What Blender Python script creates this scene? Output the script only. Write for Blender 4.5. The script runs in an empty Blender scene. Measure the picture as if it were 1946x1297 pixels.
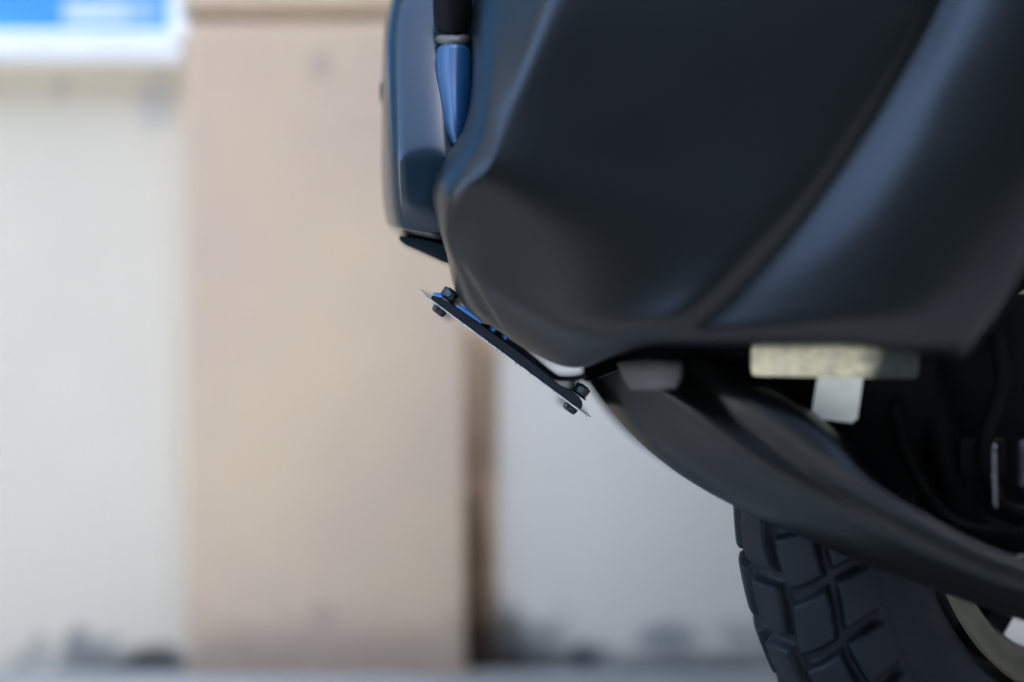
import bpy, bmesh, math, random
from mathutils import Vector, Matrix
random.seed(7)
R = math.radians
sc = bpy.context.scene
C = sc.collection

# ------------------------------------------------------------------ camera
CAM_Y, CAM_Z, FOC = -1.616, 0.3446, 1.516
cam_d = bpy.data.cameras.new('camera'); cam = bpy.data.objects.new('camera', cam_d); C.objects.link(cam)
cam.location = (0, CAM_Y, CAM_Z); cam.rotation_euler = (R(90), 0, 0)
cam_d.lens = 85; cam_d.sensor_width = 36; cam_d.clip_start = 0.05; cam_d.clip_end = 500
cam_d.dof.use_dof = True; cam_d.dof.focus_distance = FOC; cam_d.dof.aperture_fstop = 1.2
sc.camera = cam

# ------------------------------------------------------------------ sky, sun, exposure
SUN_EL, SUN_AZ = 48.0, 88.0          # the sun stands to the right, behind a tall block added to shade the street
w = bpy.data.worlds.new('World'); sc.world = w; w.use_nodes = True
nt = w.node_tree; bg = nt.nodes['Background']
sky = nt.nodes.new('ShaderNodeTexSky'); sky.sky_type = 'NISHITA'; sky.sun_disc = False
sky.sun_elevation = R(SUN_EL); sky.sun_rotation = R(SUN_AZ)
sky.air_density = 0.85; sky.dust_density = 3.0; sky.ozone_density = 1.0; sky.altitude = 0
nt.links.new(sky.outputs[0], bg.inputs[0]); bg.inputs[1].default_value = 0.15
sl = bpy.data.lights.new('sun', 'SUN'); sl.energy = 2.5; sl.angle = R(0.5); sl.color = (1, .94, .86)
so = bpy.data.objects.new('sun', sl); C.objects.link(so)
sd = Vector((math.sin(R(SUN_AZ))*math.cos(R(SUN_EL)), math.cos(R(SUN_AZ))*math.cos(R(SUN_EL)), math.sin(R(SUN_EL))))
so.rotation_euler = sd.to_track_quat('Z', 'Y').to_euler()
sc.view_settings.view_transform = 'Standard'; sc.view_settings.look = 'None'
sc.view_settings.exposure = 4.17; sc.view_settings.gamma = 1.0
sc.cycles.max_bounces = 8

# ------------------------------------------------------------------ helpers
S = 0.33e-3
def P(px, py, d=0.0):
    """d = metres from the vehicle's middle plane towards the viewer's side"""
    L = -CAM_Y - d
    k = S*L/FOC
    return Vector(((px-973)*k, -d, CAM_Z-(py-648.5)*k))

def tag(o, label=None, cat=None, group=None, kind=None):
    if label: o['label'] = label
    if cat: o['category'] = cat
    if group: o['group'] = group
    if kind: o['kind'] = kind
    return o
def empty(name, loc=(0,0,0), parent=None):
    o = bpy.data.objects.new(name, None); C.objects.link(o); o.location = loc; o.empty_display_size = .05
    if parent: o.parent = parent
    return o
def mesh_obj(name, verts, faces, mat, parent=None, smooth=False):
    me = bpy.data.meshes.new(name); me.from_pydata([tuple(v) for v in verts], [], faces); me.update()
    o = bpy.data.objects.new(name, me); C.objects.link(o)
    if mat: me.materials.append(mat)
    if smooth:
        for p in me.polygons: p.use_smooth = True
    if parent: o.parent = parent
    return o
def bm_obj(name, bm, mat, parent=None, smooth=False, bevel=0, auto=None):
    bmesh.ops.recalc_face_normals(bm, faces=bm.faces)
    me = bpy.data.meshes.new(name); bm.to_mesh(me); bm.free()
    o = bpy.data.objects.new(name, me); C.objects.link(o)
    me.materials.append(mat)
    if smooth:
        for p in me.polygons: p.use_smooth = True
    if parent: o.parent = parent
    if bevel:
        m = o.modifiers.new('bevel', 'BEVEL'); m.width = bevel; m.segments = 2; m.limit_method = 'ANGLE'
        for p in me.polygons: p.use_smooth = True
        wn = o.modifiers.new('wn', 'WEIGHTED_NORMAL')
    return o
def box_bm(bm, x0, x1, y0, y1, z0, z1):
    r = bmesh.ops.create_cube(bm, size=1)
    for v in r['verts']:
        v.co = Vector(((x0+x1)/2+v.co.x*(x1-x0), (y0+y1)/2+v.co.y*(y1-y0), (z0+z1)/2+v.co.z*(z1-z0)))
    return r['verts']
def box(name, x0, x1, y0, y1, z0, z1, mat, parent=None, bevel=0):
    bm = bmesh.new(); box_bm(bm, x0, x1, y0, y1, z0, z1)
    return bm_obj(name, bm, mat, parent, bevel=bevel)
def tube(name, pts, rad, mat, parent=None, n=12):
    """a round tube through pts (Catmull-Rom smoothed)"""
    pts = [Vector(p) for p in pts]
    sm = []
    for i in range(len(pts)-1):
        p0 = pts[max(i-1,0)]; p1 = pts[i]; p2 = pts[i+1]; p3 = pts[min(i+2,len(pts)-1)]
        for k in range(6):
            t = k/6
            sm.append(.5*((2*p1)+(-p0+p2)*t+(2*p0-5*p1+4*p2-p3)*t*t+(-p0+3*p1-3*p2+p3)*t**3))
    sm.append(pts[-1])
    V, F = [], []
    prev = None
    for i, p in enumerate(sm):
        t = (sm[min(i+1,len(sm)-1)]-sm[max(i-1,0)]).normalized()
        a = Vector((0,1,0)) if abs(t.y) < .9 else Vector((1,0,0))
        if prev is not None: a = prev
        b = t.cross(a).normalized(); a = b.cross(t).normalized(); prev = a
        for k in range(n):
            q = 2*math.pi*k/n
            V.append(p+(a*math.cos(q)+b*math.sin(q))*rad)
        if i:
            for k in range(n):
                F.append(((i-1)*n+k, (i-1)*n+(k+1)%n, i*n+(k+1)%n, i*n+k))
    F.append(tuple(range(n))[::-1]); F.append(tuple((len(sm)-1)*n+k for k in range(n)))
    return mesh_obj(name, V, F, mat, parent, smooth=True)

def grid_obj(name, rows, mat, parent, mirror=False, crease_cols=(), crease_rows=(), cw=.7, level=3, thick=.0025, flip=False):
    """rows: lists of points; Catmull-Clark surface over the net"""
    nr, nc = len(rows), len(rows[0])
    V = []
    for r in rows:
        for p in r:
            v = Vector(p)
            if mirror: v.y = -v.y
            V.append(v)
    F = []
    for i in range(nr-1):
        for j in range(nc-1):
            f = (i*nc+j, (i+1)*nc+j, (i+1)*nc+j+1, i*nc+j+1)
            F.append(f[::-1] if (mirror != flip) else f)
    o = mesh_obj(name, V, F, mat, parent, smooth=True)
    me = o.data
    att = me.attributes.new('crease_edge', 'FLOAT', 'EDGE')
    for e in me.edges:
        a, b = e.vertices; ra, ca, rb, cb = a//nc, a%nc, b//nc, b%nc
        c = 0
        if ca == cb and ca in crease_cols: c = crease_cols[ca] if isinstance(crease_cols, dict) else cw
        if ra == rb and ra in crease_rows: c = crease_rows[ra] if isinstance(crease_rows, dict) else cw
        att.data[e.index].value = c
    m = o.modifiers.new('sub', 'SUBSURF'); m.levels = level; m.render_levels = level
    if thick:
        s = o.modifiers.new('sol', 'SOLIDIFY'); s.thickness = thick; s.offset = -1
    return o

# ------------------------------------------------------------------ materials
def new_mat(name):
    m = bpy.data.materials.new(name); m.use_nodes = True
    return m, m.node_tree, m.node_tree.nodes['Principled BSDF']
def mat_plain(name, col, rough=.5, metal=0, spec=.5, noise=0, nscale=40, bump=0, bscale=400, coat=0):
    m, t, b = new_mat(name)
    b.inputs['Base Color'].default_value = (*col, 1); b.inputs['Roughness'].default_value = rough
    b.inputs['Metallic'].default_value = metal; b.inputs['Specular IOR Level'].default_value = spec
    b.inputs['Coat Weight'].default_value = coat; b.inputs['Coat Roughness'].default_value = .08
    tc = t.nodes.new('ShaderNodeTexCoord')
    if noise:
        n = t.nodes.new('ShaderNodeTexNoise'); n.inputs['Scale'].default_value = nscale; n.inputs['Detail'].default_value = 6
        t.links.new(tc.outputs['Object'], n.inputs['Vector'])
        mr = t.nodes.new('ShaderNodeMapRange')
        mr.inputs['From Min'].default_value = .3; mr.inputs['From Max'].default_value = .7
        mr.inputs['To Min'].default_value = 1-noise; mr.inputs['To Max'].default_value = 1+noise
        t.links.new(n.outputs['Fac'], mr.inputs['Value'])
        mx = t.nodes.new('ShaderNodeMix'); mx.data_type = 'RGBA'; mx.blend_type = 'MULTIPLY'; mx.inputs['Factor'].default_value = 1
        mx.inputs['A'].default_value = (*col, 1)
        t.links.new(mr.outputs['Result'], mx.inputs['B']); t.links.new(mx.outputs['Result'], b.inputs['Base Color'])
        m2 = t.nodes.new('ShaderNodeMath'); m2.operation = 'MULTIPLY'; m2.inputs[1].default_value = rough
        t.links.new(mr.outputs['Result'], m2.inputs[0]); t.links.new(m2.outputs[0], b.inputs['Roughness'])
    if bump:
        n2 = t.nodes.new('ShaderNodeTexNoise'); n2.inputs['Scale'].default_value = bscale; n2.inputs['Detail'].default_value = 3
        t.links.new(tc.outputs['Object'], n2.inputs['Vector'])
        bp = t.nodes.new('ShaderNodeBump'); bp.inputs['Strength'].default_value = bump; bp.inputs['Distance'].default_value = .001
        t.links.new(n2.outputs['Fac'], bp.inputs['Height']); t.links.new(bp.outputs['Normal'], b.inputs['Normal'])
    return m

M_body  = mat_plain('matte_black_paint', (.0020,.0030,.0024), .31, spec=.29, noise=.08, nscale=9, bump=.05, bscale=900)
M_nose  = mat_plain('satin_black_paint', (.002,.011,.018), .20, noise=.08, nscale=9, spec=.32)  # bluish base colour stands in for part of the sky reflection
M_liner = mat_plain('black_liner_plastic', (.0022,.0022,.0022), .65, spec=.08, noise=.2, nscale=30, bump=.2, bscale=500)
M_metal_black = mat_plain('black_coated_steel', (.006,.010,.018), .38, spec=.3, noise=.15, nscale=120, bump=.08, bscale=1500)
M_bolt  = mat_plain('black_oxide_steel', (.004,.005,.007), .25, spec=.32, noise=.15, nscale=200)
M_alu   = mat_plain('bare_aluminium', (.80,.80,.78), .28, metal=1, noise=.1, nscale=200)
M_steel = mat_plain('brushed_steel', (.14,.14,.15), .25, metal=1, noise=.2, nscale=60)
M_lens  = mat_plain('smoked_lens', (.008,.055,.13), .36, spec=.5)  # blue in the base colour stands for reflected sky
M_sky_blue = mat_plain('sky_reflection_blue', (.07,.25,.62), .3, metal=.35, noise=.12, nscale=300)  # steel coloured blue in place of a sky reflection
M_strip = mat_plain('light_strip', (.07,.068,.05), .5, noise=.1)
M_rubber= mat_plain('tyre_rubber', (.005,.008,.011), .50, spec=.16, noise=.25, nscale=60, bump=.25, bscale=700)
M_rim   = mat_plain('bronze_rim_paint', (.085,.075,.05), .35, metal=.4, noise=.15, nscale=50)
M_tape  = mat_plain('cream_foam_tape', (.82,.73,.47), .85, noise=.18, nscale=160, bump=.6, bscale=300)
M_paper = mat_plain('white_label_paper', (.95,.92,.78), .6, noise=.06, nscale=100)
M_plate_back = mat_plain('painted_plate_face', (.02,.02,.022), .35, noise=.1)
M_white_frame = mat_plain('white_painted_frame', (.95,.92,.85), .35, noise=.06, nscale=12, bump=.1, bscale=60)
M_asph  = mat_plain('asphalt', (.10,.10,.10), .85, noise=.25, nscale=30, bump=.5, bscale=200)

def wall_mat(name, col, top, dirt, zb, zt, dirt_amt=1.0, blotch=None, warm=None):
    """painted plaster with mottling and a grimy foot: dirt colour below noise-warped height"""
    m, t, b = new_mat(name); N = t.nodes; Lk = t.links
    b.inputs['Roughness'].default_value = .8
    tc = N.new('ShaderNodeTexCoord'); sx = N.new('ShaderNodeSeparateXYZ'); Lk.new(tc.outputs['Object'], sx.inputs[0])
    n1 = N.new('ShaderNodeTexNoise'); n1.inputs['Scale'].default_value = 5; n1.inputs['Detail'].default_value = 5; n1.inputs['Roughness'].default_value=.55
    Lk.new(tc.outputs['Object'], n1.inputs['Vector'])
    n2 = N.new('ShaderNodeTexNoise'); n2.inputs['Scale'].default_value = 16; n2.inputs['Detail'].default_value = 8; n2.inputs['Roughness'].default_value=.65
    Lk.new(tc.outputs['Object'], n2.inputs['Vector'])
    mA = N.new('ShaderNodeMix'); mA.data_type='RGBA'; mA.inputs['A'].default_value=(*col,1); mA.inputs['B'].default_value=(*top,1)
    r1 = N.new('ShaderNodeMapRange'); r1.inputs['From Min'].default_value=.42; r1.inputs['From Max'].default_value=.62
    Lk.new(n1.outputs['Fac'], r1.inputs['Value']); Lk.new(r1.outputs['Result'], mA.inputs['Factor'])
    # height + noise
    ad = N.new('ShaderNodeMath'); ad.operation='MULTIPLY_ADD'; ad.inputs[1].default_value = -.16; Lk.new(n2.outputs['Fac'], ad.inputs[0]); Lk.new(sx.outputs['Z'], ad.inputs[2])
    r2 = N.new('ShaderNodeMapRange'); r2.interpolation_type='SMOOTHSTEP'
    r2.inputs['From Min'].default_value=zb-.08; r2.inputs['From Max'].default_value=zt-.08; r2.inputs['To Min'].default_value=dirt_amt; r2.inputs['To Max'].default_value=0
    Lk.new(ad.outputs[0], r2.inputs['Value'])
    mB = N.new('ShaderNodeMix'); mB.data_type='RGBA'; mB.inputs['B'].default_value=(*dirt,1)
    Lk.new(mA.outputs['Result'], mB.inputs['A']); Lk.new(r2.outputs['Result'], mB.inputs['Factor'])
    last = mB
    for (bx, bz, rx, rz, bc, amt) in (blotch or []):
        dx = N.new('ShaderNodeMath'); dx.operation='SUBTRACT'; dx.inputs[1].default_value=bx; Lk.new(sx.outputs['X'], dx.inputs[0])
        dxs = N.new('ShaderNodeMath'); dxs.operation='DIVIDE'; dxs.inputs[1].default_value=rx; Lk.new(dx.outputs[0], dxs.inputs[0])
        dz = N.new('ShaderNodeMath'); dz.operation='SUBTRACT'; dz.inputs[1].default_value=bz; Lk.new(sx.outputs['Z'], dz.inputs[0])
        dzs = N.new('ShaderNodeMath'); dzs.operation='DIVIDE'; dzs.inputs[1].default_value=rz; Lk.new(dz.outputs[0], dzs.inputs[0])
        cb = N.new('ShaderNodeCombineXYZ'); Lk.new(dxs.outputs[0], cb.inputs[0]); Lk.new(dzs.outputs[0], cb.inputs[1])
        ln = N.new('ShaderNodeVectorMath'); ln.operation='LENGTH'; Lk.new(cb.outputs[0], ln.inputs[0])
        ns = N.new('ShaderNodeMath'); ns.operation='MULTIPLY_ADD'; ns.inputs[1].default_value=3.0; Lk.new(n2.outputs['Fac'], ns.inputs[0]); Lk.new(ln.outputs['Value'], ns.inputs[2])
        rr = N.new('ShaderNodeMapRange'); rr.interpolation_type='SMOOTHSTEP'; rr.inputs['From Min'].default_value=1.85; rr.inputs['From Max'].default_value=2.75
        rr.inputs['To Min'].default_value=amt; rr.inputs['To Max'].default_value=0
        Lk.new(ns.outputs[0], rr.inputs['Value'])
        mc = N.new('ShaderNodeMix'); mc.data_type='RGBA'; mc.inputs['B'].default_value=(*bc,1)
        Lk.new(last.outputs['Result'], mc.inputs['A']); Lk.new(rr.outputs['Result'], mc.inputs['Factor'])
        last = mc
    Lk.new(last.outputs['Result'], b.inputs['Base Color'])
    bp = N.new('ShaderNodeBump'); bp.inputs['Strength'].default_value=.3; bp.inputs['Distance'].default_value=.003
    n3 = N.new('ShaderNodeTexNoise'); n3.inputs['Scale'].default_value=90; n3.inputs['Detail'].default_value=5; Lk.new(tc.outputs['Object'], n3.inputs['Vector'])
    Lk.new(n3.outputs['Fac'], bp.inputs['Height']); Lk.new(bp.outputs['Normal'], b.inputs['Normal'])
    return m

# ------------------------------------------------------------------ the setting
PAVE_Z = 0.0787
YW = 0.34                                  # wall face
def W(px, py, y=YW):                       # a point of the picture carried to depth y
    return P(px, py, -y)
g = box('ground', -60, 60, -60, 40, -0.3, 0.0, None)
M_ground = mat_plain('concrete_ground', (.53,.505,.43), .85, noise=.12, nscale=3, bump=.4, bscale=80)
g.data.materials.clear(); g.data.materials.append(M_ground)
tag(g, 'light grey concrete ground the motorcycle stands on', kind='structure')
M_pave = mat_plain('pavement_concrete', (.235,.235,.20), .8, noise=.15, nscale=10, bump=.4, bscale=100)
pv = box('pavement', -16, 5.9, .215, YW+.03, -.1, PAVE_Z, M_pave, bevel=.006)
tag(pv, 'grey raised pavement strip along the foot of the wall', kind='structure')

xl = W(352, 0, YW-.03).x; xr = W(884, 0, YW-.03).x; xg = W(946, 0).x
M_left = wall_mat('pale_plaster', (.745,.65,.485), (.77,.67,.505), (.10,.11,.12), PAVE_Z-.01, PAVE_Z+.022, .8,
                  blotch=[(W(285,0).x, PAVE_Z+.004, .040, .015, (.010,.011,.013), .95), (W(205,0).x, PAVE_Z, .05, .007, (.05,.05,.05), .7),
                          (W(115,0).x, W(0,165).z, .006,.010,(.40,.39,.37),.5), (W(310,0).x, W(0,190).z, .02,.03,(.42,.41,.40),.5)])
M_pil = wall_mat('beige_pink_plaster', (.655,.475,.325), (.70,.515,.315), (.46,.33,.22), PAVE_Z, PAVE_Z+.06, .8,
                 blotch=[(W(650,0).x, PAVE_Z+.01, .11, .034, (.42,.30,.21), .75), (W(612,0).x, W(0,130).z, .010,.012,(.40,.29,.22),.6),
                         (W(480,0).x, PAVE_Z+.012, .05,.03,(.38,.28,.20),.7), (W(620,0).x, W(0,1160).z, .012,.012,(.38,.28,.20),.5)])
M_right = wall_mat('cool_white_plaster', (.90,.82,.68), (.92,.84,.70), (.28,.27,.25), PAVE_Z, PAVE_Z+.05, .75,
                   blotch=[(W(1020,0).x, PAVE_Z+.004, .05,.016,(.05,.06,.065),.8), (W(1110,0).x, PAVE_Z+.006,.02,.014,(.05,.06,.07),.85),
                           (W(1270,0).x, W(0,1212).z,.022,.014,(.20,.22,.23),.7), (W(960,0).x, PAVE_Z+.02,.02,.04,(.05,.045,.04),.85),
                           (W(1030,0).x, W(0,1205).z,.02,.012,(.16,.16,.16),.6), (W(1400,0).x, PAVE_Z,.12,.010,(.06,.07,.08),.8)])
M_joint = wall_mat('rust_stained_joint', (.90,.66,.42), (.80,.55,.33), (.012,.010,.009), PAVE_Z+.02, PAVE_Z+.10, .97,
                   blotch=[(W(905,0).x, W(0,1060).z, .012,.075,(.12,.06,.025),.9), (W(915,0).x, W(0,800).z, .02,.10,(.21,.14,.09),.6)])
wall = empty('wall', (0, YW, 0))
tag(wall, 'pale plastered wall with a beige pilaster and a dirt-stained foot', 'wall')
def wbox(name, x0, x1, y0, y1, z0, z1, mat, bevel=0):
    return box(name, x0, x1, y0-YW, y1-YW, z0, z1, mat, wall, bevel)
WH = 1.95
o = wbox('plaster_panel', -16, xl+.01, YW, YW+.2, 0, WH, M_left); o['label'] = 'warm white plaster panel left of the pilaster'
o = wbox('plaster_panel', xg, 5.9, YW, YW+.2, 0, WH, M_right, .004); o['label'] = 'cool white plaster panel right of the pilaster'
zj = W(0, 31, YW-.03).z
wbox('pilaster', xl, xr, YW-.03, YW+.19, .01, zj-.0045, M_pil, .004)
o = wbox('pilaster_upper_block', xl, xr, YW-.03, YW+.19, zj+.0045, WH, M_pil, .004)
wbox('pilaster_groove', xl+.002, xr-.002, YW-.014, YW+.18, zj-.006, zj+.006, M_pil)
wbox('recessed_joint', xr-.004, xg+.004, YW+.009, YW+.18, .012, WH-.01, M_joint)
wbox('coping', -16.02, 5.9, YW-.05, YW+.24, WH+.001, WH+.06, M_pave, .006)

# the framed sign on the wall
sx0, sx1 = W(-1500,0,YW-.022).x, W(350,0,YW-.022).x
zb0, zb1 = W(0,118,YW-.022).z, W(0,58,YW-.022).z
sg = empty('framed_sign', (sx1, YW, zb0))
tag(sg, 'bright blue notice board in a white frame at the top left of the wall', 'sign')
def sbox(name, x0, x1, y0, y1, z0, z1, mat, bevel=0):
    return box(name, x0-sx1, x1-sx1, y0-YW, y1-YW, z0-zb0, z1-zb0, mat, sg, bevel)
M_blue, t_, b_ = new_mat('blue_printed_sheet')
b_.inputs['Roughness'].default_value = .35
tc_ = t_.nodes.new('ShaderNodeTexCoord'); n_ = t_.nodes.new('ShaderNodeTexNoise'); n_.inputs['Scale'].default_value = 9; t_.links.new(tc_.outputs['Object'], n_.inputs['Vector'])
cr_ = t_.nodes.new('ShaderNodeValToRGB'); cr_.color_ramp.elements[0].color = (.08,.34,.66,1); cr_.color_ramp.elements[1].color = (.12,.44,.74,1)
cr_.color_ramp.elements[0].position = .4; cr_.color_ramp.elements[1].position = .6
t_.links.new(n_.outputs['Fac'], cr_.inputs[0]); t_.links.new(cr_.outputs[0], b_.inputs['Base Color'])
ztop = W(0,-900,YW).z
sbox('printed_sheet', sx0, sx1-.006, YW-.010, YW+.001, zb1-.004, ztop, M_blue)
M_print = mat_plain('white_print_block', (.62,.72,.78), .4, noise=.08, nscale=60)
M_print2 = mat_plain('pale_blue_print', (.40,.56,.72), .4, noise=.2, nscale=90)
x0, x1 = W(126,0).x, W(246,0).x; x2 = W(300,0).x
sbox('white_print', x0, x1, YW-.0112, YW-.0095, W(0,48).z, W(0,5).z, M_print)
sbox('white_print', x1+.0005, x2, YW-.0112, YW-.0095, W(0,46).z, W(0,5).z, M_print2)
M_dkblue = mat_plain('darker_blue_print', (.03,.17,.55), .4, noise=.1)
sbox('frame_bottom', sx0, sx1, YW-.024, YW+.001, zb0, zb1, M_white_frame, .004)
sbox('frame_side', sx1-.0135, sx1+.0005, YW-.021, YW+.001, zb1+.001, ztop, M_white_frame, .003)
sbox('corner_bracket', sx1-.012, sx1+.004, YW-.027, YW+.0012, zb1-.009, zb1+.010, M_white_frame, .003)

# ------------------------------------------------------------------ buildings added out of view to darken reflections and shade the street
M_fac = mat_plain('added_facade_dark', (.045,.05,.05), .9, noise=.2, nscale=2)
M_glass = mat_plain('added_facade_glass', (.01,.012,.015), .1, spec=.6)
M_pale = mat_plain('added_facade_trim', (.20,.19,.17), .8)
bl = empty('building', (0,-7.5,0)); tag(bl, 'long dark building added out of view across the street to darken reflections', 'building')
box('wall', -22, 22, -3, 0, 0, 9, M_fac, bl)  # wall of the added out-of-view building
box('added_roof', -22.2, 22.2, -3.2, .25, 9, 9.2, M_fac, bl)
box('horizon_dark_wing', -14, -10, 0, 6.2, 0, 3.2, M_fac, bl)  # added to darken the left horizon in reflections
box('sun_blocker_block', 7.5, 15, -1, 20, 0, 17, M_fac, bl)  # added tall mass that keeps the sun off the street
for fl in (0, 1, 2):
    for k in range(13):
        xx = -18+3*k
        f = box('added_window', xx-.6, xx+.6, -.02, .04, .9+2.5*fl, 2.1+2.5*fl, M_pale, bl)
        box('pane', xx-.52, xx+.52, .03, .05, .98+2.5*fl, 2.02+2.5*fl, M_glass, f)

# ------------------------------------------------------------------ motorcycle
moto = empty('motorcycle', (0,0,0))
tag(moto, 'matte black scooter nose with angled plate bracket, seen from its side', 'motorcycle')

# --- side fairing control net: columns A..L, rows top to bottom, (px, py, mm towards viewer)
net = [
 [(905,-150,10),(905,-150,56),(1000,-150,102),(1095,-150,172),(1230,-150,186),(1460,-150,206),(1800,-150,232),(1838,-150,227),(1850,-150,224),(1901,-150,243),(2000,-150,262),(2160,-150,264),(2175,-150,190)],
 [(893,0,10),(893,0,96),(970,0,138),(1045,0,182),(1195,0,194),(1410,0,212),(1745,0,236),(1782,0,231),(1797,0,228),(1854,0,248),(1960,0,265),(2110,0,268),(2125,0,190)],
 [(895,110,10),(896,110,132),(955,115,162),(1008,115,185),(1140,120,195),(1350,120,213),(1680,120,238),(1716,120,233),(1730,122,230),(1796,120,252),(1920,120,268),(2070,120,270),(2085,120,190)],
 [(893,200,10),(896,205,162),(938,208,180),(972,215,187),(1100,230,197),(1300,230,214),(1612,230,238),(1648,230,233),(1662,234,230),(1754,225,254),(1890,225,270),(2030,225,270),(2045,225,190)],
 [(858,270,10),(872,276,160),(938,292,190),(938,292,194),(1075,320,199),(1265,320,214),(1550,315,238),(1584,322,233),(1598,330,230),(1724,300,257),(1870,300,272),(2000,310,270),(2015,310,190)],
 [(804,330,10),(802,362,186),(915,350,203),(925,345,198),(1020,400,203),(1205,455,218),(1480,405,240),(1510,418,235),(1524,428,232),(1706,378,260),(1850,385,273),(1972,400,268),(1985,400,190)],
 [(830,410,10),(832,440,172),(846,440,170),(905,500,180),(1000,568,187),(1120,626,210),(1340,552,240),(1372,566,234),(1390,580,232),(1690,440,262),(1835,465,273),(1955,480,266),(1968,485,180)],
 [(846,460,10),(848,484,166),(854,475,166),(900,528,177),(990,590,184),(1108,654,206),(1288,606,240),(1312,614,234),(1340,624,232),(1650,550,264),(1790,570,272),(1905,590,264),(1918,595,170)],
 [(862,555,78),(870,573,146),(955,617,150),(955,628,148),(1072,688,168),(1145,664,196),(1225,644,220),(1262,644,230),(1310,646,234),(1622,628,266),(1745,645,270),(1850,655,258),(1865,655,160)],
 [(876,572,44),(888,594,122),(966,641,132),(970,648,126),(1085,713,146),(1138,690,166),(1215,660,185),(1256,657,198),(1305,659,214),(1618,655,254),(1735,676,258),(1835,682,246),(1845,680,150)],
 [(930,535,0),(930,550,0),(940,580,70),(1000,625,90),(1085,685,100),(1135,660,105),(1210,640,125),(1250,640,135),(1300,642,150),(1612,640,200),(1730,660,212),(1825,668,206),(1835,664,130)],
]
rows = [[P(x, y, d/1000) for (x, y, d) in r] for r in net]
cc = {3: .4, 9: .3, 11: .5}
cr = {9: .5}
o = grid_obj('side_fairing', rows, M_body, moto, crease_cols=cc, crease_rows=cr); o['label'] = 'near matte black side fairing with sculpted crease'
o = grid_obj('side_fairing', rows, M_body, moto, mirror=True, crease_cols=cc, crease_rows=cr); o['label'] = 'far matte black side fairing'
# top cover, added out of view to keep light out of the body
top = rows[0]
tc_rows = [[Vector((v.x, v.y, v.z)) for v in top[1:]], [Vector((v.x+.01, v.y*.6, v.z+.03)) for v in top[1:]], [Vector((v.x+.01, 0, v.z+.045)) for v in top[1:]],
           [Vector((v.x+.01, -v.y*.6, v.z+.03)) for v in top[1:]], [Vector((v.x, -v.y, v.z)) for v in top[1:]]]
grid_obj('added_top_cap', tc_rows, M_body, moto, level=2)
# back closing panel behind the leg shield
def quad_panel(name, pts, mat, parent, thick=.003):
    o = mesh_obj(name, pts, [tuple(range(len(pts)))], mat, parent)
    s = o.modifiers.new('sol', 'SOLIDIFY'); s.thickness = thick; s.offset = 0
    return o

# --- nose cowl (middle piece left of the fairing)
nose = [
 [(800,-150,0),(806,-150,4),(820,-150,8),(850,-150,10),(880,-150,12),(925,-150,12)],
 [(752,-40,0),(756,-40,14),(768,-40,30),(800,-40,34),(845,-40,36),(905,-40,36)],
 [(735,15,0),(737,15,20),(748,15,42),(785,15,47),(835,15,50),(900,15,48)],
 [(726,70,0),(728,70,24),(740,70,54),(780,72,59),(832,80,62),(905,80,52)],
 [(724,170,0),(726,170,34),(738,170,76),(780,172,81),(842,170,86),(905,170,62)],
 [(724,270,0),(726,270,42),(738,274,96),(780,276,102),(858,270,106),(920,270,76)],
 [(723,298,0),(725,300,44),(738,303,99),(780,306,105),(862,306,109),(930,314,88)],
 [(725,385,0),(727,388,44),(740,392,101),(785,396,107),(855,398,112),(930,410,92)],
 [(734,425,0),(736,427,42),(750,432,98),(790,440,104),(850,445,110),(930,455,90)],
 [(757,440,0),(760,441,34),(780,446,76),(810,452,82),(858,460,86),(930,470,75)],
 [(800,440,0),(802,440,10),(815,445,18),(835,450,24),(868,455,30),(930,465,40)],
]
nrows = [[P(x, y, d/1000) for (x, y, d) in r] for r in nose]
full = [[Vector((v.x,-v.y,v.z)) for v in r[:0:-1]] + r for r in nrows]
grid_obj('nose_cowl', full, M_nose, moto, crease_rows={6:.6, 8:.5, 9:.5})
# small side marker bump on the silhouette
bm = bmesh.new(); bmesh.ops.create_uvsphere(bm, u_segments=16, v_segments=10, radius=1)
c = P(728,178,0)
for v in bm.verts: v.co = Vector((c.x+v.co.x*.0022, c.y+v.co.y*.02, c.z+v.co.z*.009))
bm_obj('nose_trim', bm, M_nose, moto, smooth=True)
# lip blade under the nose
bm = bmesh.new()
prof = [(757,449),(800,452),(862,470),(864,506),(838,497),(800,480),(772,468),(760,459)]
A_ = [bm.verts.new(P(x,y,.060)) for x,y in prof]; B_ = [bm.verts.new(P(x+3,y+2,-.060)) for x,y in prof]
bm.faces.new(A_); bm.faces.new(B_[::-1])
for i_ in range(len(prof)):
    j_ = (i_+1)%len(prof); bm.faces.new((A_[i_],B_[i_],B_[j_],A_[j_]))
bm_obj('nose_lip', bm, M_nose, moto, bevel=.0012)

# --- headlight let in between nose cowl and fairing (near side, and its twin)
for mir in (False, True):
    L_ = [
     [(822,-80,58),(855,-80,78),(898,-80,66)],
     [(822,0,62),(856,0,80),(898,0,68)],
     [(824,66,64),(858,66,80),(898,66,68)],
     [(826,84,66),(858,84,84),(896,84,70)],
     [(828,140,76),(860,140,92),(898,140,76)],
     [(838,200,86),(864,200,104),(896,205,84)],
     [(843,240,94),(866,245,110),(892,245,92)],
     [(856,274,98),(869,280,104),(882,278,98)],
    ]
    lr = [[P(x, y, d/1000) for (x, y, d) in r] for r in L_]
    hl = empty('headlight', (0,0,0), moto)
    grid_obj('lens', lr[3:], M_lens, hl, mirror=mir, thick=.001)
    grid_obj('dark_surround', lr[:3], M_liner, hl, mirror=mir, thick=.001)
    grid_obj('light_strip', [lr[2], lr[3]], M_strip, hl, mirror=mir, thick=.002, level=1)

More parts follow.
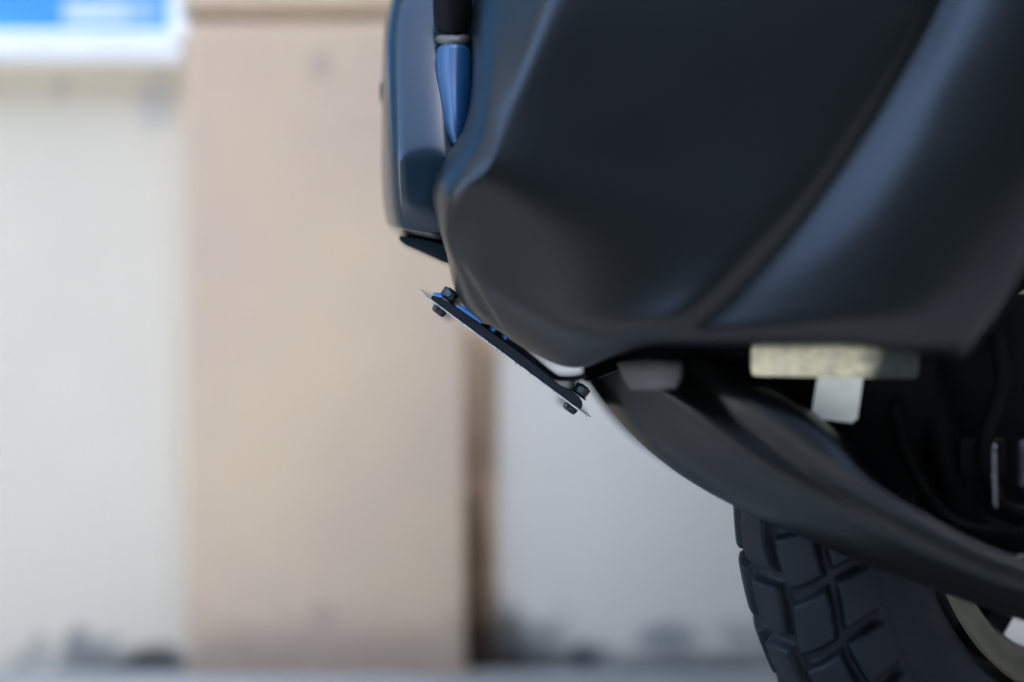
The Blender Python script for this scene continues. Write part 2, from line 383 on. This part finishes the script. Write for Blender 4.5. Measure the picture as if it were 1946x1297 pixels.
# --- lower cowl sweeping down and back past the wheel
B = [70,92,110,125,138,150,160,166,170]
lo = [
 [(1125,722),(1138,718),(1162,708),(1200,694),(1290,688),(1330,686),(1425,698)],
 [(1172,792),(1188,784),(1228,768),(1282,752),(1345,742),(1400,738),(1470,745)],
 [(1238,856),(1253,848),(1300,828),(1352,810),(1408,800),(1470,795),(1530,790)],
 [(1308,909),(1323,900),(1378,884),(1432,870),(1484,860),(1545,860),(1600,850)],
 [(1398,960),(1418,952),(1468,938),(1520,926),(1572,918),(1622,914),(1660,905)],
 [(1520,1015),(1540,1006),(1588,992),(1632,982),(1672,973),(1705,966),(1730,955)],
 [(1650,1069),(1668,1060),(1708,1048),(1745,1038),(1775,1028),(1800,1019),(1815,1010)],
 [(1800,1125),(1816,1115),(1840,1102),(1862,1090),(1882,1079),(1900,1069),(1915,1060)],
 [(1946,1175),(1962,1165),(1982,1150),(2002,1136),(2020,1122),(2036,1108),(2050,1096)],
 [(2110,1235),(2125,1222),(2145,1207),(2160,1190),(2180,1175),(2195,1160),(2210,1150)],
]
B.append(173)
for r in lo[4:]:
    for q in (5, 6):
        r[q] = (r[q][0]+(r[4][0]-r[q][0])*.35, r[q][1]+(r[4][1]-r[q][1])*.35)
SD = [0, 26, 42, 66, 70, 88, 94]
lrows = []
for i, r in enumerate(lo):
    lrows.append([P(x, y, (B[i] + SD[j]*(1.0 if i else .9))/1000) for j, (x, y) in enumerate([(xx, yy-(9 if (jj == 1 and i > 2) else 0)) for jj, (xx, yy) in enumerate(r)])])
lrows = [[Vector((r[0].x+.004, r[0].y+.012, r[0].z+.002))] + r + [Vector((r[-1].x+.01, r[-1].y+.03, r[-1].z-.002))] for r in lrows]
o = grid_obj('lower_cowl', lrows, M_body, moto, crease_cols={1:.5, 4:.4, 5:.35, 7:.5}, thick=.002, flip=True); o['label'] = 'near lower cowl sweeping down behind the bracket'
o = grid_obj('lower_cowl', lrows, M_body, moto, mirror=True, crease_cols={1:.5, 4:.4, 5:.35, 7:.5}, thick=.002, flip=True); o['label'] = 'far lower cowl'
# chin piece joining both lower cowls at the front
ch = []
for k, d in enumerate((-60,-30,0,30,60)):
    a = 1-abs(d)/60
    ch.append([P(1128+2*k*0+30*(1-a)*.2,718,d/1000), P(1150+30*(1-a),740+20*(1-a),d/1000), P(1215,790,d/1000), P(1330,830,d/1000)])
grid_obj('chin_bridge', ch, M_liner, moto, level=2, thick=.002)

M_highlight = mat_plain('painted_highlight_grey', (.06,.055,.052), .7, noise=.3, nscale=40)  # pale highlight on the lower cowl, built as an added grey piece
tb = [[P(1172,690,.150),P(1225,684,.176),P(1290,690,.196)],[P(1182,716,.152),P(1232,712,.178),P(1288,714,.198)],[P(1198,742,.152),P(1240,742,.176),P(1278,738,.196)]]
grid_obj('highlight_patch', tb, M_highlight, moto, level=0, thick=.003)
# --- inner cover between fairing and lower cowl, with tape and label
ic = [
 [(1105,600,70),(1240,600,110),(1340,600,150),(1500,600,175),(1700,600,190),(1780,600,190)],
 [(1105,690,40),(1240,705,95),(1340,690,140),(1500,700,165),(1700,700,180),(1780,700,178)],
 [(1180,760,60),(1300,760,100),(1400,770,135),(1540,790,155),(1700,790,165),(1775,790,160)],
 [(1270,850,80),(1400,860,115),(1500,860,140),(1600,870,150),(1700,880,152),(1760,880,145)],
 [(1380,920,100),(1500,940,125),(1580,940,140),(1640,950,145),(1700,960,145),(1740,960,135)],
]
icr = [[P(x,y,d/1000) for (x,y,d) in r] for r in ic]
icv = grid_obj('inner_cover', icr, M_liner, moto, thick=.003)
icv['label'] = 'black inner cover carrying cream tape and a white label'
# cream strip
ts = []
for i in range(25):
    t = i/24; px = 1428+t*(1745-1428)
    j = random.uniform(-3,3) if i%2 else random.uniform(-1.5,1.5)
    d = .178+.012*math.sin(t*2)
    ts.append([P(px+j*.3,655+j-3*t,d), P(px,685,d+.003), P(px+j*.3,714+j*.6+4*t,d)])
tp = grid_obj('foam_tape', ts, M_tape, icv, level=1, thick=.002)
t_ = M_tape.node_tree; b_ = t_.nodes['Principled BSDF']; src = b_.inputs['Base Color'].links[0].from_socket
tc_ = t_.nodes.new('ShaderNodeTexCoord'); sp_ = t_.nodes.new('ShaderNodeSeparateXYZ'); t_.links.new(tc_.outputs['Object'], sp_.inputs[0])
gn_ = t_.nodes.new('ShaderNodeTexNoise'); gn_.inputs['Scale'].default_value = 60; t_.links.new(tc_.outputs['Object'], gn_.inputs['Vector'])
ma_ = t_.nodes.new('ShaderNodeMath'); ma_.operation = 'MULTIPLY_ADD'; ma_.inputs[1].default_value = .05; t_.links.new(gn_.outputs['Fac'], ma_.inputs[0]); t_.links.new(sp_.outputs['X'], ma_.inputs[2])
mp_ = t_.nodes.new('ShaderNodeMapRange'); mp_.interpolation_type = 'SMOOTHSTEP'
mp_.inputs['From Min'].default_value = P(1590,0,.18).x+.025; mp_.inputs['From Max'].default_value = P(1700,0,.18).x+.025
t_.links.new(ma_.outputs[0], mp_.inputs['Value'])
mg_ = t_.nodes.new('ShaderNodeMix'); mg_.data_type = 'RGBA'; mg_.inputs['B'].default_value = (.035,.04,.03,1)  # right end darkened in the colour, as if lying in shade
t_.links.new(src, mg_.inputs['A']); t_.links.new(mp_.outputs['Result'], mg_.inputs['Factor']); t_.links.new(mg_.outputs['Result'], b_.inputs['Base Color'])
lb = [P(1556,701,.176), P(1642,706,.176), P(1628,805,.172), P(1541,795,.172)]
bm = bmesh.new(); vs = [bm.verts.new(v) for v in lb]; bm.faces.new(vs)
r_ = bmesh.ops.bevel(bm, geom=bm.verts[:], offset=.0022, segments=3, affect='VERTICES')
plab = bm_obj('paper_label', bm, M_paper, icv); s_ = plab.modifiers.new('sol','SOLIDIFY'); s_.thickness=.001; s_.offset=0

# --- dark machinery behind: radiator, frame tubes, hoses
box('radiator', P(1500,0,-.05).x, P(2150,0,-.05).x, .03, .09, .18, .52, M_liner, moto, .004)
quad_panel('rear_shield', [P(1700,560,.14), P(2250,560,.17), P(2250,1080,.14), P(1880,1040,.11), P(1700,960,.11)], M_liner, moto)
tube('frame_tube', [P(1760,700,.150), P(1800,880,.152), P(1850,1000,.15), P(2000,1050,.15)], .011, M_liner, moto)
tube('brake_hose', [P(1700,760,.165), P(1730,880,.168), P(1800,985,.17), P(1900,1012,.17), P(2020,1005,.17)], .0045, M_liner, moto)
tube('brake_hose', [P(1880,600,.165), P(1905,720,.17), P(1870,850,.17), P(1905,960,.17), P(2000,980,.17)], .005, M_liner, moto)
tube('cable_guide', [P(1889,845,.185), P(1890,968,.185)], .0016, M_steel, moto)
o = tube('spring', [P(1946+10*math.sin(i*math.pi*.8),838+i*2.2,.185+.003*math.cos(i*math.pi*.8)) for i in range(42)], .0007, M_steel, moto, n=6)
tube('bracket_rod', [P(1790,1060,.187), P(1830,1068,.190), P(1880,1067,.190), P(1946,1058,.19), P(2010,1052,.19)], .0013, M_rim, moto)
bm = bmesh.new(); bmesh.ops.create_cone(bm, cap_ends=True, segments=6, radius1=.0034, radius2=.0030, depth=.005)
bmesh.ops.rotate(bm, verts=bm.verts, cent=(0,0,0), matrix=Matrix.Rotation(R(70),3,'X')); bmesh.ops.translate(bm, verts=bm.verts, vec=P(1837,1066,.195))
bm_obj('cowl_screw', bm, M_alu, moto, bevel=.0004)
bm = bmesh.new(); box_bm(bm, -.014,.014,-.004,.004,-.012,.012)
bmesh.ops.translate(bm, verts=bm.verts, vec=P(1865,870,.165)); bm_obj('hose_clamp', bm, M_liner, moto, bevel=.002)

# --- front wheel
WC = Vector((.3685, 0, .25)); ST = R(28)
wh = empty('front_wheel', WC, moto); wh.rotation_euler = (0, 0, ST)   # forward -X swings towards the viewer
def tyre_mesh():
    NU, NV = 1300, 190
    V, F = [], []
    per = 2*math.pi*.25/36
    def g(dist, wd):                       # 1 in the groove, 0 on the block, sloping flank
        x = abs(dist)/wd
        return 1-min(1, max(0, (x-.55)/.6))
    for i in range(NU):
        th = 2*math.pi*i/NU; u = th*.25
        ct, st = math.cos(th), math.sin(th)
        for j in range(NV+1):
            f = -2.5+5.0*j/NV
            sf, cf = math.sin(f), math.cos(f)
            lat = .058*sf
            rad = .193+.057*math.copysign(abs(cf)**.85, cf)
            v = f*.056; av = abs(v)
            sgn = 1 if v > 0 else -1
            gr = 0
            if av < .080:
                zig = .003*math.sin(math.pi*u/per)
                gr = max(g(av-(.017+zig*sgn), .0045), g(av-(.052-zig*.6), .0040))
                if av < .017:   q = u + .20*v + .35*per
                elif av < .052: q = u + .5*per*(sgn > 0) + 6.0*(av-.017)**2 + .05*(av-.017)
                else:           q = u + .5*per*(sgn > 0) + .011 + .30*(av-.052)
                q = (q % per) - per/2
                gr = max(gr, g(q, .0058))
                gr = gr*min(1, (.080-av)/.006)
            dep = .0078*gr
            if av >= .080: dep = min((av-.080)/.004, 1)*.002
            V.append(((rad-dep*cf)*ct, lat-dep*sf, (rad-dep*cf)*st))
    n = NV+1
    for i in range(NU):
        i2 = (i+1) % NU
        for j in range(NV):
            F.append((i*n+j, i*n+j+1, i2*n+j+1, i2*n+j))
    return V, F
V, F = tyre_mesh()
tyre = mesh_obj('tyre', V, F, M_rubber, wh, smooth=True)
# rim: lathe
def lathe(name, prof, mat, parent, n=160):
    V, F = [], []
    for i in range(n):
        th = 2*math.pi*i/n
        for (r, y) in prof: V.append((r*math.cos(th), y, r*math.sin(th)))
    m = len(prof)
    for i in range(n):
        i2 = (i+1)%n
        for j in range(m):
            j2 = (j+1)%m
            F.append((i*m+j, i*m+j2, i2*m+j2, i2*m+j))
    return mesh_obj(name, V, F, mat, parent, smooth=True)
rp = [(r_-.009, y_*.84) for r_, y_ in [(.150,-.046),(.152,-.044),(.150,-.041),(.136,-.038),(.130,-.020),(.126,0),(.130,.020),(.136,.038),(.150,.041),(.152,.044),(.150,.046),(.143,.0455),(.134,.0415),(.1325,.034),(.125,.022),(.121,0),(.125,-.022),(.1325,-.034),(.134,-.0415),(.143,-.0455)]]
rim = lathe('rim', rp, M_rim, wh)
m_ = rim.modifiers.new('e','EDGE_SPLIT'); m_.split_angle = R(40)
for k in range(5):
    a = 2*math.pi*k/5 + .95
    bm = bmesh.new(); vs = box_bm(bm, .02, .126, -.012, .012, -.011, .011)
    bmesh.ops.rotate(bm, verts=bm.verts, cent=(0,0,0), matrix=Matrix.Rotation(a,3,'Y'))
    bm_obj('spoke', bm, M_liner, wh, bevel=.004)
lathe('hub', [(.012,-.05),(.03,-.05),(.034,-.03),(.03,0),(.034,.03),(.03,.05),(.012,.05)], M_liner, wh, n=48)
lathe('brake_disc', [(.055,-.036),(.098,-.036),(.098,-.032),(.055,-.032)], M_steel, wh, n=96)
for s in (-1, 1):
    t = tube('fork_leg', [WC + Vector((0, s*.085, 0)), WC + Vector((.05, s*.085, .20)), WC+Vector((.075, s*.085, .30))], .017, M_liner, moto)

# --- plate bracket: everything lies along one slanted direction in the picture plane
DN = .100                                      # near edge of the assembly
a0, a1 = P(797,548,DN), P(1117,790,DN)
ux = (P(1105,781,DN)-P(820,569,DN)); ux.y = 0; ux.normalize()          # along the plate, down to the right
un = Vector((-ux.z, 0, ux.x)); un = un if un.z > 0 else -un              # up-right normal
O0 = P(820,569.5,DN)
px = S
def Q(a, n, d):                                # a px along, n px off the plate, d metres towards viewer
    v = O0 + ux*(a*px) + un*(n*px); return Vector((v.x, -d, v.z))
pb = empty('plate_bracket', (0,0,0), moto)
pb['label'] = 'slim black angled plate bracket with hex bolts'
def prism(name, prof, d0, d1, mat, parent, bevel=0, nseg=1):
    n = len(prof); V = [Q(a, b, d0) for a, b in prof] + [Q(a, b, d1) for a, b in prof]
    bm = bmesh.new(); vs = [bm.verts.new(v) for v in V]
    bm.faces.new(vs[:n]); bm.faces.new(vs[n:][::-1])
    for i in range(n):
        j = (i+1)%n; bm.faces.new((vs[i], vs[j], vs[n+j], vs[n+i]))
    return bm_obj(name, bm, mat, parent, bevel=bevel)
DF = -.095
LT = 355.4
# thin plate: bare metal, tips bent a little
prism('plate', [(-31,1.0),(-14,-1.2),(0,-2.2),(60,-2.6),(130,-2.8),(250,-2.6),(330,-2.5),(356,-2.4),(374,-4.0),(374,-2.6),(356,-.5),(330,-.4),(250,-.3),(130,-.3),(60,-.3),(0,-.3),(-14,.4),(-31,2.4)], DN, DF, M_alu, pb)
prism('plate_cover', [(335,.4),(356,1.1),(376,.6),(376,1.8),(356,2.3),(335,2.0)], DN+.0006, DF, M_plate_back, pb)
# backing bar, slightly bowed
prism('backing_bar', [(-2,0),(60,.2),(130,.1),(250,.1),(338,.2),(352,1.0),(352,8),(346,15),(336,19),(312,18.5),(292,15.5),(262,17),(232,18),(210,20),(130,19),(60,17),(10,14),(2,11),(-4,6)], DN-.001, DN-.024, M_metal_black, pb, bevel=.0006)
prism('backing_bar', [(-2,0),(60,.2),(130,.1),(250,.1),(338,.2),(352,1.0),(352,8),(346,15),(336,19),(312,18.5),(292,15.5),(262,17),(232,18),(210,20),(130,19),(60,17),(10,14),(2,11),(-4,6)], DF+.001, DF+.024, M_metal_black, pb, bevel=.0006)
prism('cross_plate', [(70,12),(230,14),(230,24),(210,27),(120,25),(70,18)], DN-.026, DF+.026, M_metal_black, pb, bevel=.0005)
# raised slotted tab and stubby screws, blue sky reflection painted in
prism('slot_tab', [(44,15.5),(104,18),(102,23.5),(92,25.5),(56,25.5),(46,22)], DN-.002, DN-.03, M_sky_blue, pb, bevel=.0006)
prism('end_tab', [(-3,8),(14,13),(13,19),(2,18.5),(-5,13)], DN-.0004, DN-.022, M_sky_blue, pb, bevel=.0006)
# support arm: follows the bar then bends out level to the mount
def path_strip(name, pts, wpx, d0, d1, mat):
    pts = [P(x, y, (d0+d1)/2) for x, y in pts]
    up, dn = [], []
    for i, p in enumerate(pts):
        t = (pts[min(i+1,len(pts)-1)]-pts[max(i-1,0)]); t.y = 0; t.normalize(); n = Vector((-t.z,0,t.x))
        up.append(p+n*wpx*px/2); dn.append(p-n*wpx*px/2)
    prof = up + dn[::-1]; n = len(prof)
    bm = bmesh.new(); A = [bm.verts.new((v.x,-d0,v.z)) for v in prof]; Bv = [bm.verts.new((v.x,-d1,v.z)) for v in prof]
    m = len(pts)
    for i in range(m-1):
        bm.faces.new((A[i],A[i+1],A[n-2-i],A[n-1-i])); bm.faces.new((Bv[i],Bv[n-1-i],Bv[n-2-i],Bv[i+1]))
    for i in range(n):
        j = (i+1)%n; bm.faces.new((A[i],Bv[i],Bv[j],A[j]))
    return bm_obj(name, bm, mat, pb, bevel=.0006)
arm = [(925,618),(945,632),(985,661),(1020,688),(1040,704),(1050,712),(1056,716),(1064,718.5),(1074,719),(1092,718.5),(1104,716),(1112,711)]
path_strip('support_arm', arm, 11, .052, .012, M_metal_black)
path_strip('support_arm', arm, 11, -.012, -.052, M_metal_black)
# mount where the arm meets the nose
for s in (1, -1):
    prism_c = P(1126,703,.032*s)
    box('mount_block', prism_c.x-.0062, prism_c.x+.007, prism_c.y-.012, prism_c.y+.012, prism_c.z-.008, prism_c.z+.012, M_liner, pb, .001)
def cyl(name, c, axis, r, h, seg, mat, bevel=.0004, rot=0, r2=None):
    bm = bmesh.new(); bmesh.ops.create_cone(bm, cap_ends=True, segments=seg, radius1=r, radius2=r2 or r, depth=h)
    q = axis.to_track_quat('Z','Y').to_matrix() @ Matrix.Rotation(rot,3,'Z')
    bmesh.ops.rotate(bm, verts=bm.verts, cent=(0,0,0), matrix=q); bmesh.ops.translate(bm, verts=bm.verts, vec=c)
    return bm_obj(name, bm, mat, pb, bevel=bevel)
axn = (un + Vector((0,0,0))).normalized()
M_dimple = mat_plain('blue_grey_dimple', (.09,.15,.19), .35, metal=.3)  # plain blue-grey discs on the near nut faces
for a, top in ((21, 17), (332.5, 21)):
    for d in (DN-.0075, DF+.0085):
        far = d < 0
        cyl('washer', Q(a, top+.5, d), axn, .0060, 3*px, 28, M_bolt)
        cyl('hex_nut', Q(a, top+11, d), axn, .0054, 18*px, 6, M_bolt, bevel=.0006, rot=R(12))
        cyl('bolt_tip', Q(a, top+20.6, d), axn, .0030, 3*px, 20, M_bolt)
        cyl('bolt_head', Q(a+3, -9.5, d), axn, .0044, 13*px, 24, M_bolt, bevel=.0012, r2=.0053)
    cyl('bolt_dimple', Q(a-3,top+11,DN-.0021), Vector((-.15,-1,.3)).normalized(), .0019, .0008, 20, M_dimple, bevel=.0002)
for a, n, d in ((127, 23.5, .092), (154, 24.5, .088), (74, 28, .05)):
    cyl('button_screw', Q(a, n+1, d), axn, .0022, 10*px, 20, M_sky_blue, bevel=.0006)
for f in [o_ for o_ in pb.children if o_.name.startswith('bolt_dimple')]:
    pass
print('verts', sum(len(o_.data.vertices) for o_ in C.objects if o_.type == 'MESH'))
